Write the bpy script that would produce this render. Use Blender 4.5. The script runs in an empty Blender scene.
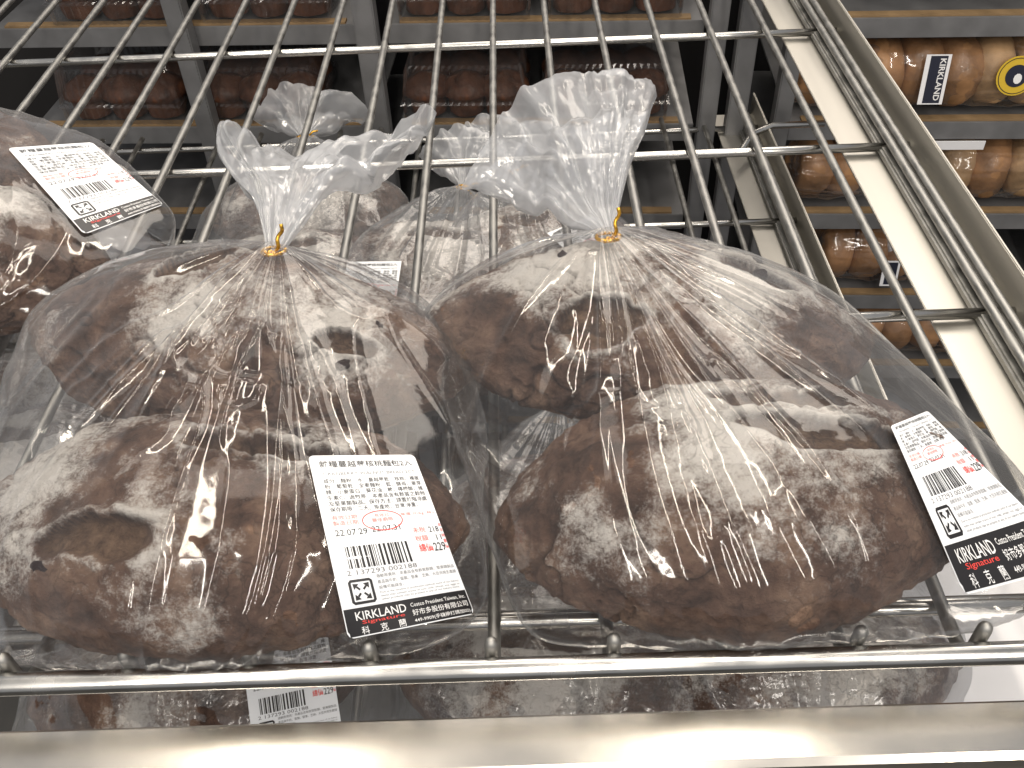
import bpy, bmesh, math, random
import numpy as np
from mathutils import Vector, Matrix, Euler

S = bpy.context.scene
COL = S.collection
R = math.radians

# ------------------------------------------------------------ camera
CAM = np.array([0.0216, -0.2588, 0.476]); PITCH, YAW, ROLL, FPX = 0.7655, -0.0164, -0.0463, 932.75
def cam_axes():
    f = np.array([math.sin(YAW)*math.cos(PITCH), math.cos(YAW)*math.cos(PITCH), -math.sin(PITCH)])
    r = np.cross(f, [0, 0, 1]); r /= np.linalg.norm(r); u = np.cross(r, f)
    return math.cos(ROLL)*r + math.sin(ROLL)*u, -math.sin(ROLL)*r + math.cos(ROLL)*u, f
RX, UX, FX = cam_axes()
cd = bpy.data.cameras.new("camera"); cam = bpy.data.objects.new("camera", cd); COL.objects.link(cam)
cd.sensor_width = 36; cd.lens = FPX*36/1024; cd.clip_start = 0.01; cd.clip_end = 100
M = Matrix(((RX[0], UX[0], -FX[0], CAM[0]), (RX[1], UX[1], -FX[1], CAM[1]), (RX[2], UX[2], -FX[2], CAM[2]), (0, 0, 0, 1)))
cam.matrix_world = M
S.camera = cam
def rays(px, py):
    px = np.asarray(px, float); py = np.asarray(py, float)
    d = FX[None, :] + np.outer((px-512)/FPX, RX) - np.outer((py-384)/FPX, UX)
    return d
def at_z(px, py, z):
    d = rays([px], [py])[0]; return CAM + d*(z-CAM[2])/d[2]
def at_y(px, py, y):
    d = rays([px], [py])[0]; return CAM + d*(y-CAM[1])/d[1]

# ------------------------------------------------------------ light of the shop ceiling
w = bpy.data.worlds.new("World"); S.world = w; w.use_nodes = True
w.node_tree.nodes['Background'].inputs[0].default_value = (0.97, 0.97, 1.0, 1)
w.node_tree.nodes['Background'].inputs[1].default_value = 0.36
def area(name, loc, size, power, color, target):
    l = bpy.data.lights.new(name, 'AREA'); l.shape = 'RECTANGLE'; l.size, l.size_y = size
    l.energy = power; l.color = color
    o = bpy.data.objects.new(name, l); COL.objects.link(o); o.location = loc
    o.rotation_euler = (Vector(target)-Vector(loc)).to_track_quat('-Z', 'Y').to_euler()
area("ceiling_tube_right", (0.55, 0.6, 2.3), (0.08, 3.0), 27, (1, 0.90, 0.76), (0.55, 0.6, 0))
area("ceiling_tube_left", (-0.75, 0.6, 2.3), (0.08, 3.0), 27, (1, 0.90, 0.76), (-0.75, 0.6, 0))
area("ceiling_panel", (0.1, 0.95, 2.35), (2.6, 0.75), 13, (1, 0.93, 0.84), (0.1, 0.95, 0))
for k, x in enumerate((-1.1, 0.15, 1.35)):
    area("ceiling_tube_near", (x, -1.9, 1.9), (0.09, 2.2), 26, (1, 0.93, 0.84), (x*0.6, 0.0, 0))
area("ceiling_panel_far", (0.9, 2.9, 2.6), (3.0, 1.3), 60, (1, 0.90, 0.79), (0, 0.2, 0))
S.view_settings.view_transform = 'Standard'; S.view_settings.look = 'None'
S.view_settings.exposure = 0.05; S.view_settings.gamma = 1.0
S.render.engine = 'CYCLES'
S.cycles.transparent_max_bounces = 24; S.cycles.max_bounces = 8
S.cycles.glossy_bounces = 4; S.cycles.transmission_bounces = 6; S.cycles.diffuse_bounces = 3

# ------------------------------------------------------------ noise
_rng = np.random.RandomState(7); PERM = _rng.permutation(512); PERM = np.concatenate([PERM]*4); GR = _rng.rand(512)*2-1
def vnoise(P, scale=1.0, seed=0):
    P = np.asarray(P)*scale + seed*17.31
    I = np.floor(P).astype(int); F = P-I; F = F*F*F*(F*(F*6-15)+10)
    def h(x, y, z): return GR[PERM[(PERM[(PERM[x & 511] + y) & 511] + z) & 511]]
    x, y, z = I.T; fx, fy, fz = F.T
    def l(a, b, t): return a+(b-a)*t
    return l(l(l(h(x,y,z),h(x+1,y,z),fx), l(h(x,y+1,z),h(x+1,y+1,z),fx), fy),
             l(l(h(x,y,z+1),h(x+1,y,z+1),fx), l(h(x,y+1,z+1),h(x+1,y+1,z+1),fx), fy), fz)
def fbm(P, scale, oct=3, seed=0, gain=0.5):
    a, s, t = 1.0, scale, 0
    for k in range(oct):
        t = t + a*vnoise(P, s, seed+k*3); a *= gain; s *= 2.03
    return t
def sstep(a, b, x):
    t = np.clip((x-a)/(b-a), 0, 1); return t*t*(3-2*t)

# ------------------------------------------------------------ materials
def newmat(name):
    m = bpy.data.materials.new(name); m.use_nodes = True; nt = m.node_tree; nt.nodes.clear()
    out = nt.nodes.new('ShaderNodeOutputMaterial'); return m, nt, out
def N(nt, typ, **kw):
    n = nt.nodes.new(typ)
    for k, v in kw.items():
        if hasattr(n, k): setattr(n, k, v)
        else: n.inputs[k.replace('_', ' ')].default_value = v
    return n
def L(nt, a, b): nt.links.new(a, b)
def pbsdf(name, col, rough=0.5, metal=0.0, nscale=0, namt=0.0, bump=0.0, bscale=None, spec=0.5, stretch=None, coat=0):
    m, nt, out = newmat(name); b = N(nt, 'ShaderNodeBsdfPrincipled')
    b.inputs['Base Color'].default_value = (*col, 1); b.inputs['Roughness'].default_value = rough
    b.inputs['Metallic'].default_value = metal; b.inputs['Specular IOR Level'].default_value = spec
    b.inputs['Coat Weight'].default_value = coat
    L(nt, b.outputs[0], out.inputs[0])
    if nscale or bump:
        tc = N(nt, 'ShaderNodeTexCoord'); mp = N(nt, 'ShaderNodeMapping'); L(nt, tc.outputs['Object'], mp.inputs[0])
        if stretch: mp.inputs['Scale'].default_value = stretch
    if nscale:
        n = N(nt, 'ShaderNodeTexNoise'); n.inputs['Scale'].default_value = nscale; n.inputs['Detail'].default_value = 6
        L(nt, mp.outputs[0], n.inputs['Vector'])
        mr = N(nt, 'ShaderNodeMapRange'); mr.inputs[1].default_value = 0.3; mr.inputs[2].default_value = 0.7
        mr.inputs[3].default_value = 1-namt; mr.inputs[4].default_value = 1+namt; L(nt, n.outputs[0], mr.inputs[0])
        mx = N(nt, 'ShaderNodeMix', data_type='RGBA', blend_type='MULTIPLY'); mx.inputs[0].default_value = 1
        mx.inputs[6].default_value = (*col, 1); L(nt, mr.outputs[0], mx.inputs[7]); L(nt, mx.outputs[2], b.inputs['Base Color'])
        rr = N(nt, 'ShaderNodeMapRange'); rr.inputs[1].default_value = 0.3; rr.inputs[2].default_value = 0.7
        rr.inputs[3].default_value = rough*0.8; rr.inputs[4].default_value = min(1, rough*1.3); L(nt, n.outputs[0], rr.inputs[0]); L(nt, rr.outputs[0], b.inputs['Roughness'])
    if bump:
        n2 = N(nt, 'ShaderNodeTexNoise'); n2.inputs['Scale'].default_value = bscale or nscale; n2.inputs['Detail'].default_value = 5
        L(nt, mp.outputs[0], n2.inputs['Vector'])
        bp = N(nt, 'ShaderNodeBump'); bp.inputs['Strength'].default_value = 1; bp.inputs['Distance'].default_value = bump
        L(nt, n2.outputs[0], bp.inputs['Height']); L(nt, bp.outputs[0], b.inputs['Normal'])
    return m
WIRE = pbsdf("chromed_wire", (0.34, 0.335, 0.32), 0.48, 1.0, 60, 0.15)
ROD = pbsdf("polished_rod", (0.56, 0.55, 0.525), 0.22, 1.0, 40, 0.06)
BRUSHED = pbsdf("brushed_steel", (0.55, 0.53, 0.485), 0.45, 1.0, 30, 0.08, 0.00003, 200, stretch=(1, 0.05, 1))
SHINY = pbsdf("shiny_steel", (0.86, 0.81, 0.73), 0.20, 1.0, 12, 0.05, 0.00006, 14, stretch=(1, 1, 1))
EDGE = pbsdf("cut_steel_edge", (0.75, 0.73, 0.70), 0.25, 1.0)
RACK = pbsdf("rack_metal", (0.21, 0.21, 0.215), 0.45, 0.4, 20, 0.15)
PARCH = pbsdf("baking_paper", (0.26, 0.17, 0.085), 0.7, 0, 30, 0.2)
DARK = pbsdf("dark_backdrop", (0.012, 0.011, 0.011), 0.9)
FLOOR = pbsdf("shop_floor_paint", (0.05, 0.048, 0.045), 0.6, 0, 3, 0.2)
WHITE = pbsdf("white_board", (0.80, 0.80, 0.82), 0.5, 0, 8, 0.03)
PAPER = pbsdf("label_paper", (0.82, 0.84, 0.87), 0.35, 0, 0, 0)
INK = pbsdf("black_ink", (0.015, 0.014, 0.016), 0.4)
GREY = pbsdf("grey_thermal_ink", (0.16, 0.16, 0.17), 0.5)
RED = pbsdf("red_ink", (0.75, 0.07, 0.06), 0.5)
PINK = pbsdf("pink_red_ink", (0.85, 0.22, 0.20), 0.5)
WINK = pbsdf("white_print", (0.8, 0.8, 0.8), 0.4)
NAVY = pbsdf("navy_print", (0.012, 0.014, 0.03), 0.4)
GOLD = pbsdf("gold_foil_tie", (0.75, 0.42, 0.06), 0.28, 1.0, 200, 0.2)
YEL = pbsdf("yellow_sticker", (0.62, 0.42, 0.03), 0.4)
BAGEL = pbsdf("bagel_crust", (0.36, 0.19, 0.085), 0.45, 0, 22, 0.45, 0.002, 60, coat=0.1)
BAGELP = pbsdf("pale_bagel_crust", (0.47, 0.30, 0.155), 0.5, 0, 26, 0.35, 0.002, 60)
MUFFIN = pbsdf("muffin_top", (0.095, 0.036, 0.017), 0.55, 0, 45, 0.5, 0.003, 70)
BERRY = pbsdf("dried_berry", (0.03, 0.012, 0.012), 0.35, 0, 80, 0.3, 0.001, 150)

def plastic(name, haze, edge, rough, bump, bscale, gloss=1.6, tint=(1, 1, 1)):
    m, nt, out = newmat(name)
    tc = N(nt, 'ShaderNodeTexCoord')
    vo = N(nt, 'ShaderNodeTexNoise'); vo.inputs['Scale'].default_value = bscale; vo.inputs['Detail'].default_value = 3; vo.inputs['Distortion'].default_value = 0.8
    L(nt, tc.outputs['Object'], vo.inputs['Vector'])
    ab = N(nt, 'ShaderNodeMath', operation='SUBTRACT'); L(nt, vo.outputs[0], ab.inputs[0]); ab.inputs[1].default_value = 0.5
    a2 = N(nt, 'ShaderNodeMath', operation='ABSOLUTE'); L(nt, ab.outputs[0], a2.inputs[0])
    bp = N(nt, 'ShaderNodeBump'); bp.inputs['Distance'].default_value = bump; bp.inputs['Strength'].default_value = 1; L(nt, a2.outputs[0], bp.inputs['Height'])
    fr = N(nt, 'ShaderNodeFresnel'); fr.inputs[0].default_value = 1.5; L(nt, bp.outputs[0], fr.inputs['Normal'])
    fm = N(nt, 'ShaderNodeMath', operation='MULTIPLY'); fm.use_clamp = True; L(nt, fr.outputs[0], fm.inputs[0]); fm.inputs[1].default_value = gloss
    mn = N(nt, 'ShaderNodeMath', operation='MINIMUM'); L(nt, fm.outputs[0], mn.inputs[0]); mn.inputs[1].default_value = 0.5
    gl = N(nt, 'ShaderNodeBsdfGlossy'); gl.inputs['Roughness'].default_value = rough; L(nt, bp.outputs[0], gl.inputs['Normal'])
    tr = N(nt, 'ShaderNodeBsdfTransparent'); tr.inputs[0].default_value = (0.97, 0.97, 0.97, 1)
    df = N(nt, 'ShaderNodeBsdfDiffuse'); df.inputs[0].default_value = (0.86*tint[0], 0.88*tint[1], 0.92*tint[2], 1)
    tl = N(nt, 'ShaderNodeBsdfTranslucent'); tl.inputs[0].default_value = (0.86, 0.88, 0.92, 1)
    dt = N(nt, 'ShaderNodeMixShader'); dt.inputs[0].default_value = 0.4; L(nt, df.outputs[0], dt.inputs[1]); L(nt, tl.outputs[0], dt.inputs[2])
    lw = N(nt, 'ShaderNodeLayerWeight'); lw.inputs[0].default_value = 0.5
    pw = N(nt, 'ShaderNodeMath', operation='POWER'); L(nt, lw.outputs['Facing'], pw.inputs[0]); pw.inputs[1].default_value = 3
    ma = N(nt, 'ShaderNodeMath', operation='MULTIPLY_ADD'); ma.use_clamp = True; L(nt, pw.outputs[0], ma.inputs[0]); ma.inputs[1].default_value = edge; ma.inputs[2].default_value = haze
    m1 = N(nt, 'ShaderNodeMixShader'); L(nt, ma.outputs[0], m1.inputs[0]); L(nt, tr.outputs[0], m1.inputs[1]); L(nt, dt.outputs[0], m1.inputs[2])
    m2 = N(nt, 'ShaderNodeMixShader'); L(nt, mn.outputs[0], m2.inputs[0]); L(nt, m1.outputs[0], m2.inputs[1]); L(nt, gl.outputs[0], m2.inputs[2])
    L(nt, m2.outputs[0], out.inputs[0]); return m
FILM = plastic("clear_bag_film", 0.012, 0.40, 0.075, 0.0005, 22, 1.2)
TAILFILM = plastic("gathered_bag_film", 0.33, 0.45, 0.15, 0.0003, 26, 1.2)
LOWFILM = plastic("cloudy_bag_film", 0.09, 0.4, 0.16, 0.003, 24, 1.6)
SHELL = plastic("clear_clamshell", 0.02, 0.2, 0.12, 0.0, 20, 1.4)

def crust_mat():
    m, nt, out = newmat("floury_rye_crust"); b = N(nt, 'ShaderNodeBsdfPrincipled'); L(nt, b.outputs[0], out.inputs[0])
    tc = N(nt, 'ShaderNodeTexCoord'); at = N(nt, 'ShaderNodeAttribute'); at.attribute_name = 'flour'
    sp = N(nt, 'ShaderNodeSeparateColor'); L(nt, at.outputs['Color'], sp.inputs[0])
    def noise(sc, det, rough=0.55, dist=0.0):
        n = N(nt, 'ShaderNodeTexNoise'); n.inputs['Scale'].default_value = sc; n.inputs['Detail'].default_value = det
        n.inputs['Roughness'].default_value = rough; n.inputs['Distortion'].default_value = dist
        L(nt, tc.outputs['Object'], n.inputs['Vector']); return n
    n1 = noise(38, 8, 0.6, 0.3); n2 = noise(190, 8, 0.72, 0.2); n3 = noise(14, 5)
    cr = N(nt, 'ShaderNodeValToRGB'); e = cr.color_ramp.elements
    e[0].position = 0.30; e[0].color = (0.046, 0.026, 0.019, 1); e[1].position = 0.72; e[1].color = (0.31, 0.205, 0.145, 1)
    x = e.new(0.5); x.color = (0.145, 0.084, 0.060, 1)
    L(nt, n1.outputs[0], cr.inputs[0])
    # flour threshold
    s = N(nt, 'ShaderNodeMath', operation='MULTIPLY_ADD'); L(nt, n2.outputs[0], s.inputs[0]); s.inputs[1].default_value = 1.7; L(nt, sp.outputs[0], s.inputs[2])
    n4 = noise(620, 4, 0.7)
    s4 = N(nt, 'ShaderNodeMath', operation='MULTIPLY_ADD'); L(nt, n4.outputs[0], s4.inputs[0]); s4.inputs[1].default_value = 0.9; s4.inputs[2].default_value = -0.45
    s5 = N(nt, 'ShaderNodeMath', operation='ADD'); L(nt, s.outputs[0], s5.inputs[0]); L(nt, s4.outputs[0], s5.inputs[1])
    s2 = N(nt, 'ShaderNodeMath', operation='MULTIPLY_ADD'); L(nt, n1.outputs[0], s2.inputs[0]); s2.inputs[1].default_value = 0.9; L(nt, s5.outputs[0], s2.inputs[2])
    mr = N(nt, 'ShaderNodeMapRange'); mr.interpolation_type = 'SMOOTHSTEP'; mr.inputs[1].default_value = 1.50; mr.inputs[2].default_value = 2.36; mr.inputs[4].default_value = 0.86
    L(nt, s2.outputs[0], mr.inputs[0])
    mx = N(nt, 'ShaderNodeMix', data_type='RGBA'); L(nt, mr.outputs[0], mx.inputs[0]); L(nt, cr.outputs[0], mx.inputs[6]); mx.inputs[7].default_value = (0.80, 0.77, 0.73, 1)
    # torn crumb (green channel) is paler brown, shade in cracks and slash edges (blue) painted dark
    m3 = N(nt, 'ShaderNodeMix', data_type='RGBA'); 
    cc = N(nt, 'ShaderNodeValToRGB'); q = cc.color_ramp.elements; q[0].position = 0.35; q[0].color = (0.06, 0.032, 0.02, 1); q[1].position = 0.7; q[1].color = (0.24, 0.155, 0.10, 1); L(nt, n2.outputs[0], cc.inputs[0])
    L(nt, sp.outputs[1], m3.inputs[0]); L(nt, mx.outputs[2], m3.inputs[6]); L(nt, cc.outputs[0], m3.inputs[7])
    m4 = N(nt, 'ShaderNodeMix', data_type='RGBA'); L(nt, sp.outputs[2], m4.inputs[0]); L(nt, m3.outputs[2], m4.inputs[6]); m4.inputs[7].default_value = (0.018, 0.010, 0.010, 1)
    L(nt, m4.outputs[2], b.inputs['Base Color'])
    rg = N(nt, 'ShaderNodeMapRange'); rg.inputs[3].default_value = 0.62; rg.inputs[4].default_value = 0.95; L(nt, mr.outputs[0], rg.inputs[0]); L(nt, rg.outputs[0], b.inputs['Roughness'])
    b.inputs['Specular IOR Level'].default_value = 0.35
    vr = N(nt, 'ShaderNodeTexVoronoi', feature='DISTANCE_TO_EDGE'); vr.inputs['Scale'].default_value = 62
    wv = N(nt, 'ShaderNodeMix', data_type='RGBA'); wv.inputs[0].default_value = 0.035; L(nt, tc.outputs['Object'], wv.inputs[6]); L(nt, noise(45, 4).outputs[1], wv.inputs[7]); L(nt, wv.outputs[2], vr.inputs['Vector'])
    vm = N(nt, 'ShaderNodeMapRange'); vm.inputs[1].default_value = 0; vm.inputs[2].default_value = 0.05; vm.inputs[3].default_value = 0.55; L(nt, vr.outputs['Distance'], vm.inputs[0])
    vk = N(nt, 'ShaderNodeMapRange'); vk.inputs[1].default_value = 0.42; vk.inputs[2].default_value = 0.6; L(nt, n3.outputs[0], vk.inputs[0])
    vx = N(nt, 'ShaderNodeMix', data_type='RGBA', blend_type='MULTIPLY'); L(nt, vk.outputs[0], vx.inputs[0]); L(nt, m4.outputs[2], vx.inputs[6]); L(nt, vm.outputs[0], vx.inputs[7]); L(nt, vx.outputs[2], b.inputs['Base Color'])
    ad = N(nt, 'ShaderNodeMath', operation='MULTIPLY_ADD'); L(nt, n2.outputs[0], ad.inputs[0]); ad.inputs[1].default_value = 0.5; L(nt, n1.outputs[0], ad.inputs[2])
    bp = N(nt, 'ShaderNodeBump'); bp.inputs['Distance'].default_value = 0.010; bp.inputs['Strength'].default_value = 1.0; L(nt, ad.outputs[0], bp.inputs['Height']); L(nt, bp.outputs[0], b.inputs['Normal'])
    return m
CRUST = crust_mat()

# ------------------------------------------------------------ object helpers
def tag(o, label=None, cat=None, group=None, kind=None):
    if label: o['label'] = label
    if cat: o['category'] = cat
    if group: o['group'] = group
    if kind: o['kind'] = kind
    return o
def link(name, me, parent=None, loc=None, rot=None):
    o = bpy.data.objects.new(name, me); COL.objects.link(o)
    if parent: o.parent = parent
    if loc is not None: o.location = Vector(loc)
    if rot is not None: o.rotation_euler = rot
    return o
def empty(name, loc=(0, 0, 0), rot=(0, 0, 0)):
    return link(name, None, None, loc, rot)
def mesh_from(name, V, F, mats, smooth=True):
    me = bpy.data.meshes.new(name); me.from_pydata([tuple(map(float, v)) for v in V], [], F)
    for m in (mats if isinstance(mats, (list, tuple)) else [mats]): me.materials.append(m)
    if smooth: me.polygons.foreach_set('use_smooth', [True]*len(me.polygons))
    me.update(); return me
def bm_mesh(name, bm, mat, smooth=False):
    me = bpy.data.meshes.new(name); bm.to_mesh(me); bm.free(); me.materials.append(mat)
    if smooth: me.polygons.foreach_set('use_smooth', [True]*len(me.polygons))
    return me
def box(name, x0, x1, y0, y1, z0, z1, mat, parent=None, bevel=0.0):
    c = ((x0+x1)/2, (y0+y1)/2, (z0+z1)/2); bm = bmesh.new()
    bmesh.ops.create_cube(bm, size=1, matrix=Matrix.Diagonal((x1-x0, y1-y0, z1-z0, 1)))
    if bevel: bmesh.ops.bevel(bm, geom=bm.edges[:], offset=bevel, segments=2, affect='EDGES')
    return link(name, bm_mesh(name, bm, mat, False), parent, c)
def tube_data(path, rad, seg=12, capround=True):
    P = [Vector(p) for p in path]; V = []; F = []
    rad = rad if isinstance(rad, (list, tuple)) else [rad]*len(P)
    up = None
    for i, p in enumerate(P):
        t = (P[min(i+1, len(P)-1)]-P[max(i-1, 0)]).normalized()
        if up is None: up = t.orthogonal().normalized()
        up = (up - t*up.dot(t)).normalized(); s = t.cross(up)
        for k in range(seg):
            a = 2*math.pi*k/seg; V.append(p + (up*math.cos(a)+s*math.sin(a))*rad[i])
    n = len(P)
    for i in range(n-1):
        for k in range(seg):
            F.append((i*seg+k, i*seg+(k+1) % seg, (i+1)*seg+(k+1) % seg, (i+1)*seg+k))
    F.append(tuple(range(seg-1, -1, -1))); F.append(tuple((n-1)*seg+k for k in range(seg)))
    return V, F
def tube(name, path, rad, mat, parent=None, seg=12):
    V, F = tube_data(path, rad, seg); return link(name, mesh_from(name, V, F, mat), parent)

# ------------------------------------------------------------ setting
def sheet(name, x0, x1, y0, y1, z, mat):
    return tag(link(name, mesh_from(name, [(x0, y0, z), (x1, y0, z), (x1, y1, z), (x0, y1, z)], [(0, 1, 2, 3)], mat, False)), kind='structure')
sheet('floor', -6, 6, -4, 6, -1.15, FLOOR)
bw = box('back_wall', -3, 3, 1.78, 1.84, -1.14, 0.3, DARK); tag(bw, kind='structure')  # near-black backdrop added to keep the gaps between the racks dark

# ------------------------------------------------------------ wire shelves
PT = 0.065
def wire_shelf(z, label, nmin=-12):
    t = empty('wire_shelf', (0, 0, z)); tag(t, label, 'shelf', 'steel wire bakery shelves')
    rr = 0.0039; path = [(0, 1.125, 0)] + [(0, 1.125-0.07*k, 0) for k in range(1, 16)] + [(0, 0.018, 0)]
    for k in range(1, 7):
        a = k*math.pi/12; path.append((0, 0.018-0.016*math.sin(a), 0.016*(1-math.cos(a))))
    path.append((0, 0.002, 0.035)); rad = [rr]*len(path)
    for k, q in enumerate((0.9, 0.7, 0.35)): path.append((0, 0.002, 0.037+0.0013*k)); rad.append(rr*q)
    V, F = tube_data(path, rad, 12); wm = mesh_from('wire', V, F, WIRE)
    for n in range(nmin, 7): link('wire', wm, t, (n*PT, 0, 0))
    link('wire', wm, t, (6*PT+0.0095, 0, 0.002))
    x0, x1 = nmin*PT-0.03, 0.412
    for y in (0.042, 0.3073, 0.5659, 0.8366, 1.10):
        V, F = tube_data([(x0+(x1-x0)*k/8, 0, 0) for k in range(9)], 0.0045, 14)
        link('crossbar', mesh_from('crossbar', V, F, ROD), t, (0, y, -0.0083))
        for n in range(nmin, 7):                      # weld beads
            pass
    V, F = tube_data([(x0+(x1-x0+0.16)*k/8, 0, 0) for k in range(9)], 0.0062, 18)
    link('front_rod', mesh_from('front_rod', V, F, ROD), t, (0, -0.0082, 0.0272))
    V, F = tube_data([(x0+(x1-x0)*k/8, 0, 0) for k in range(9)], 0.0060, 14)
    link('lower_crossbar', mesh_from('lower_crossbar', V, F, ROD), t, (0, 0.052, -0.022))
    # right angle section: flange under the bars, upright plate at the outer edge
    fl = box('side_flange', 0.350, 0.412, -0.02, 1.16, -0.0185, -0.0155, BRUSHED, t, 0.0006)
    box('flange_ridge', 0.382, 0.4035, -0.02, 1.16, -0.0145, -0.006, WIRE, t, 0.002)
    box('side_plate', 0.4125, 0.4155, -0.02, 1.16, -0.0185, 0.022, BRUSHED, t, 0.0008)
    fb = link('front_beam', None, t)
    # front beam profile swept along x
    prof = [(0.004, -0.075), (0.004, -0.0500), (0.002, -0.0480), (-0.024, -0.0542), (-0.028, -0.0575), (-0.0295, -0.0620), (-0.0295, -0.085),
            (-0.0275, -0.085), (-0.0275, -0.0625), (-0.0255, -0.059), (0.0, -0.0515), (0.002, -0.053), (0.002, -0.075)]
    xs = [x0-0.3, 0.9]; V = [(x, a, b) for x in xs for a, b in prof]; n = len(prof)
    F = [(i, (i+1) % n, n+(i+1) % n, n+i) for i in range(n)] + [tuple(range(n))[::-1], tuple(range(n, 2*n))]
    fb.data if fb.data else None
    me = mesh_from('front_beam', V, F, SHINY, False)
    bpy.data.objects.remove(fb); link('front_beam', me, t)
    return t
top_shelf = wire_shelf(0.0, 'upper steel wire shelf that carries the four large bagged loaves, with polished front rod')
low_shelf = wire_shelf(-0.27, 'lower steel wire shelf glimpsed underneath, holding the shaded bags of bread')
# bent rim rod of the lower shelf
tube('rim_rod', [(-0.9, 0.99, 0.012), (0.33, 0.985, 0.012), (0.36, 0.99, 0.013), (0.385, 1.03, 0.02), (0.42, 1.05, 0.022), (0.5, 1.05, 0.022)], 0.005, ROD, low_shelf)
wp = box('white_panel', 0.325, 0.72, 0.012, 0.22, -0.275+0.03, -0.215, WHITE, None, 0.002)
tag(wp, 'plain white panel below the right end of the upper shelf front', 'panel')

# ------------------------------------------------------------ bread loaves
def loaf_mesh(name, hl, ay, az, seed, slashes=(), blobs=(), flour=0.0, nu=220, nv=170):
    """long axis x; slashes: (x, y, half length, half width, angle deg, depth) on the top in loaf metres"""
    th = np.linspace(0, math.pi, nv+1)[1:-1]; ph = np.arange(nu)*2*math.pi/nu
    T, Pp = np.meshgrid(th, ph, indexing='ij')
    cx = -np.cos(T); rr = (1-np.abs(cx)**2.0)**0.70
    X = hl*np.sign(cx)*np.abs(cx)**0.96; Y = ay*rr*np.cos(Pp); Z = az*rr*np.sin(Pp)
    Z = np.where(Z > 0, Z, Z*0.86); Z = np.where(Z < -az*0.55, -az*0.55+(Z+az*0.55)*0.35, Z)
    P = np.stack([X.ravel(), Y.ravel(), Z.ravel()], 1)
    P = np.vstack([P, [[-hl, 0, 0], [hl, 0, 0]]])
    Nn = P/np.array([hl*hl, ay*ay, az*az]); Nn /= np.linalg.norm(Nn, axis=1)[:, None]
    d = 0.0034*fbm(P, 14, 2, seed) + 0.0015*fbm(P, 48, 3, seed+5) - 0.0040*np.clip(1-np.abs(fbm(P, 42, 2, seed+77))*5, 0, 1)*sstep(-0.1, 0.5, vnoise(P, 14, seed+78))
    ridge = 1-np.abs(fbm(P+0.006*np.stack([vnoise(P, 60, seed+2)]*3, 1), 20, 2, seed+9))*3.2
    crack = np.clip(ridge-0.80, 0, 1)*sstep(-0.25, 0.35, fbm(P, 11, 1, seed+21))
    d -= crack*0.022
    d += 0.0012*fbm(P, 160, 2, seed+31)
    cx_all = (P[:, 0]/hl)**3
    fl = flour + 0.95*Nn[:, 2] - 0.50 - 0.25*np.abs(cx_all) + 0.72*fbm(P, 19, 4, seed+40) - 0.05 - 8*np.minimum(d+0.001, 0)*-1*0.0 - 0.8*crack
    crumb = np.zeros(len(P)); crease_shade = sstep(0.4, 1.0, crack*5)*0.6  # shade of cracks and slash edges, stored as vertex colour
    up = Nn[:, 2] > -0.1
    for (sx, sy, sl, sw, ang, dep) in slashes:
        ca, sa = math.cos(R(ang)), math.sin(R(ang))
        # unrolled sideways distance so that slashes wrap over the front
        s = np.arctan2(P[:, 1], np.maximum(P[:, 2], 1e-4))*ay*0.85
        wob = 0.007*vnoise(P, 38, seed+60)+0.003*vnoise(P, 110, seed+61)
        dx = (P[:, 0]-sx)+0.006*vnoise(P, 50, seed+62); dy = (s-sy)
        a = (dx*ca+dy*sa)/sl; b = (-dx*sa+dy*ca+wob)/sw
        e = np.sqrt(a*a+b*b)
        ins = (1-sstep(0.72, 1.0, e))*up
        d -= dep*ins*(0.65+0.35*np.clip(b, -1, 1))
        rim = np.exp(-((e-1.12)/0.16)**2)*up
        d += dep*0.38*rim*(0.4+0.6*np.clip(b+0.3, 0, 1))
        crumb = np.maximum(crumb, ins*0.85); fl = fl - 1.4*ins + 0.35*rim
        edge = np.exp(-((e-0.92)/0.07)**2)*up*np.clip(b*1.2+0.2, 0, 1); crease_shade = np.maximum(crease_shade, edge*0.8)
    for (bx, by, br, amt) in blobs:
        s = np.arctan2(P[:, 1], np.maximum(P[:, 2], 1e-4))*ay*0.85
        q = ((P[:, 0]-bx)**2+(s-by)**2)/(br*br); fl = fl + amt*np.exp(-q)*(Nn[:, 2] > -0.5)
    P2 = P + Nn*d[:, None]
    F = []
    r = nv-1
    for i in range(r-1):
        for k in range(nu):
            k2 = (k+1) % nu; F.append((i*nu+k, (i+1)*nu+k, (i+1)*nu+k2, i*nu+k2))
    a, b = r*nu, r*nu+1
    for k in range(nu):
        k2 = (k+1) % nu; F.append((a, k, k2)); F.append((b, (r-1)*nu+k2, (r-1)*nu+k))
    me = mesh_from(name, P2, F, CRUST)
    ca = me.color_attributes.new('flour', 'FLOAT_COLOR', 'POINT')
    buf = np.ones((len(P2), 4), np.float32); buf[:, 0] = np.clip(fl, -1, 1.2); buf[:, 1] = np.clip(crumb, 0, 1); buf[:, 2] = np.clip(crease_shade, 0, 1)
    ca.data.foreach_set('color', buf.ravel())
    return me
def place_loaf(me, loc, rot, label, group, berries=()):
    o = link('bread_loaf', me, None, loc, tuple(R(a) for a in rot)); tag(o, label, 'bread', group)
    return o
def loaf_pts(hl, ay, az, loc, rot, infl=0.0065, n=(14, 22)):
    E = np.array(Euler(tuple(R(a) for a in rot)).to_matrix()); out = []
    for i in range(1, n[0]):
        T = math.pi*i/n[0]; c = -math.cos(T); rr = (1-abs(c)**2.0)**0.70
        for k in range(n[1]):
            p = 2*math.pi*k/n[1]; z = (az+infl)*rr*math.sin(p); z = max(z, -az*0.6)
            out.append(((hl+infl)*c, (ay+infl)*rr*math.cos(p), z))
    return np.array(out)@E.T + np.array(loc)

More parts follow.
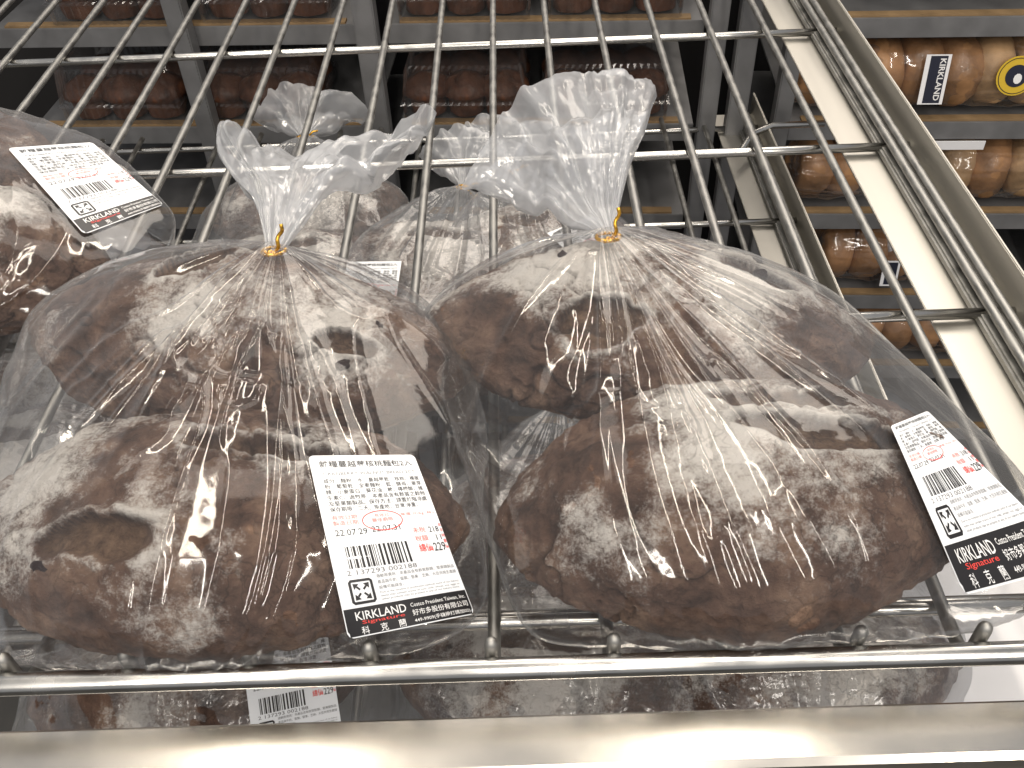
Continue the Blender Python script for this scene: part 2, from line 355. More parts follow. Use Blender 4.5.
# ------------------------------------------------------------ bags
class Hull:
    def __init__(s, pts):
        bm = bmesh.new()
        for p in pts: bm.verts.new(tuple(p))
        bmesh.ops.convex_hull(bm, input=bm.verts[:])
        bm.normal_update(); c = np.mean(pts, 0); ns = []; cs = []
        for f in bm.faces:
            n = np.array(f.normal); q = np.array(f.verts[0].co)
            if np.linalg.norm(n) < 0.5: continue
            if n@(c-q) > 0: n = -n
            ns.append(n); cs.append(n@q)
        bm.free(); s.n = np.array(ns); s.c = np.array(cs); s.mid = c
    def out(s, o, D):                      # from inside point o along D
        num = s.c - s.n@o; res = np.empty(len(D))
        for i in range(0, len(D), 4000):
            den = D[i:i+4000]@s.n.T
            t = np.where(den > 1e-9, num[None, :]/np.maximum(den, 1e-9), 1e9); res[i:i+4000] = t.min(1)
        return res
    def enter(s, o, D):
        num = s.c - s.n@o; den = D@s.n.T
        t = np.where(den < -1e-9, num[None, :]/np.minimum(den, -1e-9), -1e9); return t.max(1)
def bag_mesh(name, hull, tie, c0, seed, nlon=360, nlat=170, pleat=0.0032, mat=FILM, squash=0.0):
    ax = np.array(tie)-c0; ax /= np.linalg.norm(ax)
    e1 = np.cross(ax, [0, 0, 1.0]); e1 /= np.linalg.norm(e1); e2 = np.cross(ax, e1)
    lat = np.linspace(0.0, 1, nlat+1)**1.25*math.pi; lat = lat[1:-1]; lon = np.arange(nlon)*2*math.pi/nlon
    A, B = np.meshgrid(lat, lon, indexing='ij')
    D = np.cos(A)[..., None]*ax + np.sin(A)[..., None]*(np.cos(B)[..., None]*e1+np.sin(B)[..., None]*e2)
    t = hull.out(c0, D.reshape(-1, 3)).reshape(A.shape)
    for k in range(6):
        t2 = (np.roll(t, 1, 1)+np.roll(t, -1, 1)+t*2)/4; tt = t2.copy(); tt[1:-1] = (t2[:-2]+t2[2:]+2*t2[1:-1])/4; t = tt
    P = c0 + D*t[..., None]; dist = np.linalg.norm(P-np.array(tie), axis=2)
    c, s_ = np.cos(B), np.sin(B)
    Q = np.stack([c*1.0, s_*1.0, A*0.16], 2).reshape(-1, 3)
    def rid(sc, sd, sharp): 
        v = 1-np.abs(vnoise(Q, sc, sd))*2.0; return np.clip(v, 0, 1)**sharp
    pl = (rid(1.7, seed+1, 4)*0.9 + rid(2.4, seed, 3.5)*0.9 + rid(5.0, seed+3, 5)*0.42 + rid(9, seed+7, 6)*0.08).reshape(A.shape)
    # pleats narrow with distance from the tie and die out
    env = np.clip(1.25*np.exp(-dist/0.13), 0, 1)*sstep(0.0, 0.05, dist)+0.12
    W = P.reshape(-1, 3)
    warp = W + 0.02*np.stack([vnoise(W, 22, seed+11), vnoise(W, 22, seed+12), vnoise(W, 22, seed+13)], 1)
    cr = (1-np.abs(fbm(warp, 16, 2, seed+20))*2.6); cr = np.clip(cr, 0, 1)**5
    cr = cr.reshape(A.shape)*sstep(0.05, 0.14, dist)
    sof = fbm(W, 13, 2, seed+33).reshape(A.shape)
    disp = -pleat*1.1*(1-pl*0)*0.0 + pleat*(pl*env*2.3 + cr*0.35 + sof*0.30) - pleat*0.7
    neck = np.exp(-dist/0.03)
    P = P + D*disp[..., None]*(1-0.5*neck)[..., None]
    V = list(P.reshape(-1, 3)); r = len(lat); V.append(np.array(tie)); V.append(P[-1].mean(0)); a = r*nlon; b = a+1; F = []
    for i in range(r-1):
        for k in range(nlon):
            k2 = (k+1) % nlon; F.append((i*nlon+k, (i+1)*nlon+k, (i+1)*nlon+k2, i*nlon+k2))
    for k in range(nlon):
        k2 = (k+1) % nlon; F.append((b, (r-1)*nlon+k2, (r-1)*nlon+k))
    return mesh_from(name, V, F, mat)
def tail_mesh(name, tie, tips, seed, nt=150, na=60, thick=0.022, lean=(0, -0.35, 0.94)):
    """tips: list of 3D points of the open rim from left to right; two crumpled layers joined at the sides"""
    tips = np.array(tips, float); tie = np.array(tie, float); m = len(tips)
    u = np.linspace(0, 1, na); q = np.stack([np.interp(u*(m-1), np.arange(m), tips[:, k]) for k in range(3)], 1)
    for k in range(3): q[1:-1] = (q[:-2]+q[2:]+2*q[1:-1])/4
    ln = np.array(lean); ln = ln/np.linalg.norm(ln)
    loop = np.concatenate([u, u[::-1][1:-1]]); side = np.concatenate([np.ones(na), -np.ones(na-2)])
    w_ = np.sqrt(np.clip(1-(2*loop-1)**2, 0, 1))
    Q = np.stack([np.interp(loop, u, q[:, k]) for k in range(3)], 1)
    ts = np.linspace(0, 1, nt); V = []
    for i, t in enumerate(ts):
        tt = t**0.9
        base = tie + (Q-tie)*tt
        # neck ring
        ring = np.stack([(loop-0.5)*0.013, np.zeros(len(loop)), np.zeros(len(loop))], 1)
        base = base + ring*math.exp(-t*14)
        off = side*w_*(thick*math.sin(min(t*1.6, 1)*math.pi/2)*(0.55+0.45*t)+0.004)
        V.append(base + off[:, None]*ln)
    P = np.array(V); n = len(loop); W = P.reshape(-1, 3)
    ang = np.tile(loop*2+(side < 0)*5, nt); tr = np.repeat(ts, n)
    pl = fbm(np.stack([ang*4.0, tr*0.9, np.zeros_like(ang)], 1), 2.2, 3, seed)
    w2 = W + 0.012*np.stack([vnoise(W, 40, seed+1), vnoise(W, 40, seed+2), vnoise(W, 40, seed+3)], 1)
    f1 = np.abs(vnoise(w2, 12, seed+5))-0.3; f2 = np.abs(vnoise(w2, 27, seed+6))-0.3; f3 = np.abs(vnoise(w2, 120, seed+8))-0.3
    e = sstep(0.0, 0.35, tr); disp = (0.008*pl*(0.3+0.7*e) + 0.040*f1*e + 0.009*f2*e)
    lat = 0.006*vnoise(W, 18, seed+15)*e
    W = W + disp[:, None]*ln + lat[:, None]*np.array([1, 0, 0]) + (0.006*vnoise(W, 20, seed+19)*e)[:, None]*np.array([0, 0.7, 0.4])
    F = [(i*n+k, i*n+(k+1) % n, (i+1)*n+(k+1) % n, (i+1)*n+k) for i in range(nt-1) for k in range(n)]
    return mesh_from(name, W, F, TAILFILM)
def tie_part(parent, tie, d1, d2, seed):
    t = Vector(tie); V = []; F = []
    ring = [(t + Vector((0.0078*math.cos(a), -0.001+0.0075*math.sin(a), -0.001-0.002*math.sin(a)+0.001))) for a in [k*2*math.pi/22 for k in range(23)]]
    V, F = tube_data(ring, 0.0013, 7)
    for d, ln in ((d1, 0.021), (d2, 0.008)):
        d = Vector(d).normalized(); o = d.orthogonal().normalized(); pts = []
        for k in range(16):
            s = k/15; pts.append(t + Vector((0.003, -0.007, 0.003)) + d*ln*s + o*0.0009*math.sin(s*11) + d.cross(o)*0.0009*math.cos(s*11))
        v, f = tube_data(pts, 0.0013, 6); b = len(V); V += v; F += [tuple(i+b for i in q) for q in f]
    return link('twist_tie', mesh_from('twist_tie', V, F, GOLD), parent)

# ------------------------------------------------------------ printed labels
_txt = {}
def text_geo(body, bold=0.0):
    k = (body, bold)
    if k in _txt: return _txt[k]
    c = bpy.data.curves.new('printed_text', 'FONT'); c.body = body; c.resolution_u = 2; c.offset = bold
    o = bpy.data.objects.new('printed_text', c); COL.objects.link(o); bpy.context.view_layer.update()
    me = bpy.data.meshes.new_from_object(o.evaluated_get(bpy.context.evaluated_depsgraph_get()))
    V = np.array([v.co[:2] for v in me.vertices]) if len(me.vertices) else np.zeros((0, 2)); F = [tuple(p.vertices) for p in me.polygons]
    bpy.data.objects.remove(o); bpy.data.curves.remove(c); bpy.data.meshes.remove(me)
    _txt[k] = (V, F); return _txt[k]
class Flat:                                # flat print laid out on a unit label, y up, W x H in mm
    def __init__(s): s.l = {}
    def add(s, key, V, F):
        a, b = s.l.setdefault(key, ([], [])); n = len(a); a.extend(map(tuple, V)); b.extend(tuple(i+n for i in f) for f in F)
    def rect(s, key, x0, y0, x1, y1, n=1):
        V = []; F = []
        for i in range(n+1): 
            x = x0+(x1-x0)*i/n; V += [(x, y0), (x, y1)]
        for i in range(n): F.append((2*i, 2*i+2, 2*i+3, 2*i+1))
        s.add(key, V, F)
    def text(s, key, body, x, y, w=None, h=None, bold=0.0):
        V, F = text_geo(body, bold)
        if not len(V): return
        mn, mx = V.min(0), V.max(0); sz = np.maximum(mx-mn, 1e-6); sy = h/sz[1]; sx = (w/sz[0]) if w else sy
        s.add(key, (V-mn)*np.array([sx, sy])+np.array([x, y]), F)
    def ring(s, key, cx, cy, rx, ry, t, n=40, a0=0, a1=360):
        V = []; F = []
        for i in range(n+1):
            a = R(a0+(a1-a0)*i/n); V += [(cx+rx*math.cos(a), cy+ry*math.sin(a)), (cx+(rx-t)*math.cos(a), cy+(ry-t)*math.sin(a))]
        for i in range(n): F.append((2*i, 2*i+2, 2*i+3, 2*i+1))
        s.add(key, V, F)
def bread_label():
    f = Flat(); W, H = 65, 100; rnd = random.Random(3)
    f.text('ink', '雜糧蔓越莓核桃麵包2入', 5, 91.5, 56, 4.6, 0.006)
    f.text('grey', 'CRANBERRY WALNUT BREAD 2CT', 6, 86.2, 55, 2.1)
    rows = ['成分：麵粉、水、蔓越莓乾、核桃、裸麥', '粉、葡萄乾、全麥麵粉、鹽、酵母、麥芽', '精、小麥蛋白、葵花油、糖、檸檬酸、維', '生素C。過敏原：本產品含有麩質之穀物', '及堅果類製品。保存方法：請置於陰涼處', '保存期限：三天。原產地：台灣 淨重：']
    for i, rw in enumerate(rows):
        ww = 57 if i < 5 else 50
        f.text('ink', rw, 5.2, 81.0-3.55*i, ww, 3.0, 0.004)
    f.text('pink', '有效日期', 5, 58.6, 13.5, 2.7, 0.006); f.text('pink', '製造日期', 5, 55.4, 13.5, 2.7, 0.006)
    f.ring('red', 32, 56.6, 11.5, 6.0, 0.55); f.text('pink', '有效日', 28, 58.6, 8, 2.2, 0.006); f.text('pink', '最佳期限', 26, 55.8, 12, 2.4, 0.006)
    f.text('pink', '單價 元/kg', 43, 58, 14, 2.2, 0.004); f.text('pink', '重量 kg', 59, 58.2, 4.5, 1.8, 0.004)
    f.text('ink', '22.07.29', 5, 49.6, 17, 3.4); f.text('ink', '22.07.31', 24.5, 50.3, 16, 3.2)
    f.text('pink', '未稅', 47, 47.5, 7.5, 3.3, 0.006); f.text('pink', '稅額', 47, 42.6, 7.5, 3.3, 0.006); f.text('red', '總價', 47.5, 36.5, 8, 4.6, 0.008)
    f.text('ink', '218', 58-1.5, 47.2, 6.0, 3.3); f.text('ink', '11', 59.5, 42.4, 3.0, 3.2); f.text('ink', '229', 56, 36.2, 7.0, 4.8, 0.006)
    for k, ch in enumerate('本次特惠價'): f.text('red', ch, 63.0, 50-3.2*k, 1.8, 2.2, 0.008)
    x = 8.0
    while x < 42:
        b = rnd.choice((0.45, 0.45, 0.85, 1.25)); f.rect('grey' if 0 else 'ink', x, 32.0, x+b, 43.5); x += b+rnd.choice((0.45, 0.5, 0.9, 1.2))
    f.text('grey', '2 137293 002188', 6, 28.7, 37, 2.4)
    f.text('grey', '過敏原資訊：本產品含有麩質穀類、堅果類製品', 20, 26.0, 43.5, 1.9); f.text('grey', '產品與牛奶、蛋類、堅果、芝麻、大豆共用生產線', 20, 23.0, 43.5, 1.9); f.text('grey', '設備可能誤含。', 20, 20.3, 13, 1.7)
    f.text('grey', 'Due to the variation in production methods some of our bakery', 20, 18.0, 43, 1.2); f.text('grey', 'items may contain traces of nuts, milk, wheat, soy, eggs or', 20, 16.3, 43, 1.2); f.text('grey', 'other products may be present in any of our bakery items', 20, 14.6+0.1, 42, 1.2)
    # recycling mark: rounded square of four bent arrows
    cx, cy, a = 11.5, 20.6, 6.0
    for k in range(4):
        th = R(90*k); rot = lambda p: (cx+p[0]*math.cos(th)-p[1]*math.sin(th), cy+p[0]*math.sin(th)+p[1]*math.cos(th))
        f.add('ink', [rot(p) for p in ((-a+1.2, a), (a-2.2, a), (a-2.2, a-1.3), (-a+1.6, a-1.3))], [(0, 1, 2, 3)])
        f.add('ink', [rot(p) for p in ((-a, a-1.2), (-a+1.2, a), (-a+1.6, a-1.3), (-a+1.3, a-1.6))], [(0, 1, 2, 3)])
        f.add('ink', [rot(p) for p in ((-a, a-1.2), (-a+1.3, a-1.6), (-a+1.3, 1.5), (-a, 1.5))], [(0, 1, 2, 3)])
        f.add('ink', [rot(p) for p in ((0.5, 1.2), (1.2, 0.5), (2.7, 2.0), (2.0, 2.7))], [(0, 1, 2, 3)])
        f.add('ink', [rot(p) for p in ((4.0, 4.0), (1.1, 3.7), (3.7, 1.1))], [(0, 1, 2)])
    [f.rect('band', 0, 1.1*k, 65, 1.1*k+1.1, 24) for k in range(12)]
    f.text('white', 'KIRKLAND', 5.5, 7.6, 25, 3.9, 0.006); f.text('sig', 'Signature', 8, 5.2, 21, 2.1, 0.006)
    f.text('white', '科', 7, 1.0, 3.6, 3.6, 0.006); f.text('white', '克', 16, 1.0, 3.6, 3.6, 0.006); f.text('white', '蘭', 25, 1.0, 3.6, 3.6, 0.006)
    f.text('white', 'Costco President Taiwan, Inc.', 33, 9.0, 30, 2.2, 0.006); f.text('white', '好市多股份有限公司', 33, 5.0, 30, 3.0, 0.006); f.text('white', '449-9909(手機撥打請加02)', 33, 1.4, 30, 2.4, 0.006)
    return f, W, H
LABEL, LW, LH = bread_label()
def homog(q):                              # unit square (0,0)(1,0)(1,1)(0,1) -> pixel quad
    A = []; b = []
    for (x, y), (u, v) in zip([(0, 0), (1, 0), (1, 1), (0, 1)], q):
        A.append([x, y, 1, 0, 0, 0, -u*x, -u*y]); b.append(u); A.append([0, 0, 0, x, y, 1, -v*x, -v*y]); b.append(v)
    h = np.linalg.solve(np.array(A, float), np.array(b, float)); return np.append(h, 1).reshape(3, 3)
def stick_label(parent, hull, quad, label_text=None, lift=0.0015, light=False, bend=None, ext=None):
    """a sticker laid on the bag: corners given bottom-left, bottom-right, top-right, top-left"""
    Hm = homog(quad)
    def hit(u, v):
        p = np.stack([u, v, np.ones_like(u)], 1)@Hm.T; px, py = p[:, 0]/p[:, 2], p[:, 1]/p[:, 2]
        if bend: dx, dy = bend(u, v); px = px+dx; py = py+dy
        D = rays(px, py); t = hull.enter(CAM, D); return CAM + D*t[:, None]
    nu, nv = 16, 26; gu, gv = np.meshgrid(np.linspace(0, 1, nu+1), np.linspace(0, 1, nv+1), indexing='ij')
    G = hit(gu.ravel(), gv.ravel()).reshape(nu+1, nv+1, 3)
    for k in range(5):
        G2 = G.copy(); G2[1:-1] = (G[:-2]+G[2:]+2*G[1:-1])/4; G3 = G2.copy(); G3[:, 1:-1] = (G2[:, :-2]+G2[:, 2:]+2*G2[:, 1:-1])/4; G = G3
    du = np.gradient(G, axis=0); dv = np.gradient(G, axis=1); nn = np.cross(du, dv); nn /= np.linalg.norm(nn, axis=2)[..., None]
    if (nn.mean((0, 1))@(CAM-G.mean((0, 1)))) < 0: nn = -nn
    G = G + nn*lift
    def surf(x, y, h):
        u = np.clip(x/LW, 0, 1)*nu; v = np.clip(y/LH, 0, 1)*nv; i = np.minimum(u.astype(int), nu-1); j = np.minimum(v.astype(int), nv-1); fu = (u-i)[:, None]; fv = (v-j)[:, None]
        def bl(Z): return (Z[i, j]*(1-fu)+Z[i+1, j]*fu)*(1-fv)+(Z[i, j+1]*(1-fu)+Z[i+1, j+1]*fu)*fv
        return bl(G)+bl(nn)*h
    # paper with rounded corners and a thickness of its own
    mesh = bmesh.new(); n1, n2 = 26, 40; xs = np.linspace(0, LW, n1+1); ys = np.linspace(0, LH, n2+1); rad = 3.0
    X, Y = np.meshgrid(xs, ys, indexing='ij'); X = X.ravel().copy(); Y = Y.ravel().copy()
    for cx, cy, sx, sy in ((rad, rad, -1, -1), (LW-rad, rad, 1, -1), (LW-rad, LH-rad, 1, 1), (rad, LH-rad, -1, 1)):
        ax_, ay_ = (X-cx)*sx, (Y-cy)*sy; r_ = np.hypot(ax_, ay_); m_ = (ax_ > 0) & (ay_ > 0) & (r_ > 0); mm = np.maximum(ax_, ay_)
        X[m_] = cx+sx*(ax_*mm/np.maximum(r_, 1e-9))[m_]; Y[m_] = cy+sy*(ay_*mm/np.maximum(r_, 1e-9))[m_]
    top = surf(X, Y, 0.00025); botm = surf(X, Y, 0.0)
    V = np.vstack([top, botm]); o_ = len(top); F = []
    for i in range(n1):
        for j in range(n2):
            a, b, c, d = i*(n2+1)+j, (i+1)*(n2+1)+j, (i+1)*(n2+1)+j+1, i*(n2+1)+j+1; F.append((a, b, c, d)); F.append((o_+d, o_+c, o_+b, o_+a))
    lo = link('label', mesh_from('label', V, F, PAPER), parent)
    names = {'ink': ('black_print', INK, 0.00050), 'grey': ('grey_print', GREY, 0.00050), 'pink': ('pink_print', PINK, 0.00050), 'red': ('red_print', RED, 0.00055),
             'band': ('black_band', INK, 0.00045), 'white': ('white_print', WINK, 0.00070), 'sig': ('red_script', RED, 0.00070)}
    for k, (nm, mt, h) in names.items():
        if k not in LABEL.l: continue
        A, F = LABEL.l[k]; A = np.array(A)
        A = np.clip(A, [0.15, 0.15], [LW-0.15, LH-0.15])
        if k == 'band': A = np.clip(A, [0.5, 0.6], [LW-0.5, LH]); A[:, 0] = np.where(A[:, 1] < 2.3, np.clip(A[:, 0], 1.2, LW-1.2), A[:, 0])
        link(nm, mesh_from(nm, surf(A[:, 0], A[:, 1], h), F, mt, False), lo)
    return lo

# ------------------------------------------------------------ the bagged bread on the upper shelf
def berry_mesh():
    bm = bmesh.new(); bmesh.ops.create_icosphere(bm, subdivisions=3, radius=1.0)
    for v in bm.verts:
        v.co *= 1+0.22*float(vnoise(np.array([v.co[:]]), 2.2, 5)[0])+0.08*float(vnoise(np.array([v.co[:]]), 6, 9)[0])
    return bm_mesh('dried_berry', bm, BERRY, True)
BERRYM = berry_mesh()
loaves = {
 'L2': dict(berries=[(-0.068, -0.055, 0.0075), (0.05, 0.033, 0.007), (0.075, -0.012, 0.0045)], hl=0.152, ay=0.082, az=0.055, loc=(-0.162, 0.078, 0.045), rot=(0, 0, -3), seed=11, flour=0.10,
            sl=[(-0.045, -0.052, 0.038, 0.0145, 8, 0.0085), (0.040, 0.030, 0.052, 0.013, -8, 0.010)], bl=[(-0.09, 0.0, 0.05, 0.45), (0.0, 0.03, 0.05, 0.4), (-0.02, -0.055, 0.03, 0.35), (0.09, -0.03, 0.05, -0.5)],
            label='front left loaf in the left bag, dark brown with a lens-shaped slash beside the label'),
 'L1': dict(berries=[(0.095, -0.005, 0.006), (0.08, -0.04, 0.0065)], hl=0.158, ay=0.076, az=0.057, loc=(-0.167, 0.222, 0.055), rot=(4, 3, -9), seed=23, flour=-0.10,
            sl=[(-0.03, 0.03, 0.030, 0.010, 50, 0.007), (0.08, -0.030, 0.022, 0.010, 0, 0.008)], bl=[(-0.02, -0.005, 0.05, 0.6), (-0.10, 0, 0.04, -0.2), (0.07, 0.01, 0.04, 0.1)],
            label='rear left loaf directly under the gold tie of the left bag'),
 'R1': dict(berries=[(-0.06, 0.03, 0.005), (0.07, 0.018, 0.006)], hl=0.154, ay=0.076, az=0.056, loc=(0.108, 0.224, 0.055), rot=(0, 2, -5), seed=37, flour=0.20,
            sl=[(-0.035, -0.050, 0.028, 0.013, 20, 0.009), (0.07, 0.015, 0.03, 0.010, -20, 0.009)], bl=[(-0.05, 0.0, 0.05, 0.6), (0.02, 0.0, 0.07, 0.45), (-0.12, -0.03, 0.03, -0.6), (0.0, -0.07, 0.05, -0.2)],
            label='rear right loaf with heavy flour patches under the tie of the right bag'),
 'R2': dict(berries=[(-0.02, 0.0, 0.005), (0.085, 0.006, 0.006), (0.03, -0.035, 0.006)], hl=0.143, ay=0.082, az=0.058, loc=(0.142, 0.079, 0.050), rot=(2, -3, 4), seed=52, flour=0.10,
            sl=[(0.035, 0.042, 0.045, 0.008, -8, 0.007), (0.045, 0.004, 0.058, 0.013, -10, 0.010)], bl=[(0.01, 0.02, 0.05, 0.55), (0.02, -0.03, 0.04, 0.35), (-0.08, 0.0, 0.04, -0.3), (-0.05, -0.07, 0.05, -0.4)],
            label='front right loaf in the right bag, brown crust cracked and dusted with flour'),
 'T1': dict(hl=0.135, ay=0.078, az=0.056, loc=(-0.425, 0.345, 0.055), rot=(0, 6, -12), seed=64, flour=0.25,
            sl=[(0.02, -0.03, 0.03, 0.012, 10, 0.009)], bl=[(0.04, -0.02, 0.05, 0.5), (0.11, -0.03, 0.04, -0.5)],
            label='loaf cut off by the left edge of the photo, lying under the tilted label'),
 'T2': dict(hl=0.135, ay=0.075, az=0.055, loc=(-0.500, 0.480, 0.055), rot=(0, 5, -10), seed=71, flour=-0.25, sl=[], bl=[],
            label='reddish brown loaf at the upper left corner, behind the one with the tilted label'),
}
for k, d in loaves.items():
    big = k in ('L1', 'L2', 'R1', 'R2')
    me = loaf_mesh('bread_loaf', d['hl'], d['ay'], d['az'], d['seed'], d['sl'], d['bl'], d['flour'], 300 if big else 200, 240 if big else 160)
    lo_ = place_loaf(me, d['loc'], d['rot'], d['label'], 'large loaves in bags on the upper wire shelf')
    for (bx, bs, br) in d.get('berries', ()):
        ph = bs/(d['ay']*0.85); rr_ = (1-abs(bx/d['hl'])**2.0)**0.70
        b_ = link('dried_berry', BERRYM, lo_, (bx, d['ay']*rr_*math.sin(ph)*0.975, d['az']*rr_*math.cos(ph)*0.975-0.003), (ph*-1, bx*9, bx*40)); b_.scale = (br, br*0.8, br*0.6)
def pts_of(*ks): return [loaf_pts(loaves[k]['hl'], loaves[k]['ay'], loaves[k]['az'], loaves[k]['loc'], loaves[k]['rot']) for k in ks]
def circle(tie, r=0.007, ax=(0, 0.9, 0.4)):
    return [(tie[0]+r*math.cos(a), tie[1]+0.3*r*math.sin(a), tie[2]+r*math.sin(a)) for a in [k*math.pi/4 for k in range(8)]]

def make_bag(label, ks, tie, extra, seed, tips, lab, tdirs, bend=None, pleat=0.0034, thick=0.022):
    t = empty('bread_bag', tuple(np.mean([loaves[k]['loc'] for k in ks], 0)*np.array([1, 1, 0])))
    tag(t, label, 'bag', 'clear bags of bread on the upper wire shelf')
    base = np.array(t.location)
    pts = np.vstack(pts_of(*ks)+[np.array(circle(tie)), np.array(extra)])
    h = Hull(pts); c0 = np.mean([loaves[k]['loc'] for k in ks], 0)
    def ch(me, nm): o = link(nm, me, t); o.location = Vector(-base); return o
    ch(bag_mesh('bag_body', h, tie, c0, seed, pleat=pleat), 'bag_body')
    tl = ch(tail_mesh('bag_tail', tie, tips, seed, thick=thick), 'bag_tail')
    tp = tie_part(t, tie, *tdirs, seed); tp.location = Vector(-base)
    if lab:
        lo = stick_label(t, h, lab, bend=bend); lo.location = Vector(-base)
    return t, h
tieL = at_z(274, 250, 0.112); tieR = at_z(608, 236, 0.118)
yb = 0.006
bagL, hL = make_bag('left bag of two loaves, its white label on the front right, gold tie behind', ('L2', 'L1'), tieL,
    [(-0.320, 0.03, 0.006), (0.0, 0.03, 0.006), (0.0, 0.05, 0.02), (-0.31, yb, 0.02), (-0.02, yb, 0.02)], 3,
    [at_y(218, 150, 0.40), at_y(238, 138, 0.42), at_y(262, 160, 0.43), at_y(300, 168, 0.43), at_y(345, 158, 0.44), at_y(395, 140, 0.43), at_y(437, 124, 0.42)],
    [(348, 638), (472.6, 613.8), (413, 456.4), (307.6, 457.7)], ((0.35, 0.2, 0.9), (-1, 0.1, -0.1)))
bagR, hR = make_bag('right bag of two loaves with its label drooping off the right side', ('R2', 'R1'), tieR,
    [(0.01, 0.03, 0.006), (0.02, yb, 0.02), (0.29, yb, 0.02), (0.325, 0.03, 0.045), (0.318, 0.09, 0.05), (0.265, 0.20, 0.02)], 8,
    [at_y(462, 176, 0.41), at_y(490, 142, 0.43), at_y(530, 118, 0.44), at_y(580, 104, 0.45), at_y(622, 98, 0.45), at_y(656, 92, 0.44)],
    [(962, 594), (1078, 564), (925.7, 413), (889, 428)], ((0.15, 0.25, 1.0), (-1, 0.1, -0.3)),
    bend=lambda u, v: (-10*np.sin(math.pi*v)*0+0*u, 0*v))
bagT, hT = make_bag('bag at the upper left edge with a tilted label on its top', ('T1', 'T2'), (-0.56, 0.60, 0.06),
    [(-0.28, 0.27, 0.006), (-0.275, 0.40, 0.01), (-0.275, 0.33, 0.06), (-0.60, 0.25, 0.006), at_z(182, 214, 0.05), at_z(104, 136, 0.09), at_z(150, 178, 0.07)], 14,
    [(-0.70, 0.66, 0.10), (-0.62, 0.70, 0.10), (-0.54, 0.69, 0.10)],
    [(84, 236), (163, 206), (92, 144), (8, 150)], ((0.3, 0.2, 1), (-1, 0, 0)))

# ------------------------------------------------------------ shaded bags on the lower shelf
lowloaf = [loaf_mesh('bread_loaf', 0.135, 0.076, 0.052, 90+i, [(0.0, 0.0, 0.05, 0.013, 10, 0.01)], [(0, 0, 0.07, 0.5)], 0.18, 110, 80) for i in range(3)]
ll = [(0.135, 0.076, 0.052, (0, 0.0, 0.050), (0, 0, -3)), (0.135, 0.076, 0.052, (0.005, 0.145, 0.055), (0, 3, 4))]
lpts = np.vstack([loaf_pts(*a) for a in ll]+[np.array(circle((0.0, 0.26, 0.10))), np.array([(-0.17, -0.06, 0.006), (0.17, -0.06, 0.006), (0.17, 0.1, 0.006), (-0.17, 0.1, 0.006)])])
lh = Hull(lpts)
lbag = [bag_mesh('bag_body', lh, (0, 0.26, 0.10), np.array([0, 0.07, 0.05]), 40+i, 200, 100, 0.0075, LOWFILM) for i in range(2)]
ltail = tail_mesh('bag_tail', (0, 0.26, 0.10), [(-0.08, 0.33, 0.10), (-0.03, 0.35, 0.115), (0.04, 0.35, 0.11), (0.09, 0.32, 0.10)], 77, 70, 36)
def simple_label(W=0.065, H=0.10):
    return mesh_from('label', [(-W/2, -H/2, 0), (W/2, -H/2, 0), (W/2, H/2, 0), (-W/2, H/2, 0), (-W/2, -H/2, -0.0005), (W/2, -H/2, -0.0005), (W/2, H/2, -0.0005), (-W/2, H/2, -0.0005)],
                     [(0, 1, 2, 3), (7, 6, 5, 4), (0, 4, 5, 1), (1, 5, 6, 2), (2, 6, 7, 3), (3, 7, 4, 0)], PAPER, False)
slab = simple_label(); flatprint = {}
for k, (nm, mt, h) in {'ink': ('black_print', INK, 0.0003), 'pink': ('pink_print', PINK, 0.0003), 'red': ('red_print', RED, 0.00035), 'band': ('black_band', INK, 0.0002), 'white': ('white_print', WINK, 0.0005), 'grey': ('grey_print', GREY, 0.0003), 'sig': ('red_script', RED, 0.0005)}.items():
    A, F = LABEL.l[k]; A = np.array(A)
    flatprint[nm] = mesh_from(nm, np.stack([(A[:, 0]-32.5)/1000, (A[:, 1]-50)/1000, np.full(len(A), h)], 1), F, mt, False)
low = [ # x, y, yaw, which, bag label, loaf labels
 (-0.25, 0.125, 6, 0, 'shaded lower bag seen under the left end of the front rod, beside a standing label', ('lower shelf loaf behind the barcode label under the front left loaf', 'lower shelf loaf hidden behind the front left loaf'), (0.085, -0.040, 0.098, 28, 6)),
 (0.04, 0.12, -4, 1, 'shaded lower bag seen under the middle of the front rod', ('lower shelf loaf visible below the gap between both front bags', 'lower shelf loaf in the gap beneath the middle wires'), None),
 (0.275-0.04, 0.13, 3, 2, 'shaded lower bag below the front right loaf, next to the white panel', ('floury lower shelf loaf next to the white panel', 'lower shelf loaf under the rear right loaf'), None),
 (-0.46, 0.36, 10, 1, 'lower bag glimpsed at the left edge below the bag with the tilted label', ('lower shelf loaf at the left edge of the photo', 'lower shelf loaf deep under the upper left bag'), None),
 (-0.10, 0.52, -12, 0, 'lower bag seen through the wires just behind the left bag tie', ('pale floury lower loaf behind the left bag tie', 'lower loaf under the left bag tail'), (-0.05, 0.02, 0.112, 4, 10)),
 (0.06, 0.55, 10, 2, 'lower bag seen through the wires between the two ties', ('lower loaf between the two ties, brown end showing', 'lower loaf under the right bag tail'), (0.06, 0.06, 0.113, 0, 20)),
 (-0.25, 0.66, 5, 1, 'farthest lower bag, its tail standing up behind the wires left of centre', ('lower loaf farthest back on the left', 'lower loaf below the far crossbar'), None),
]
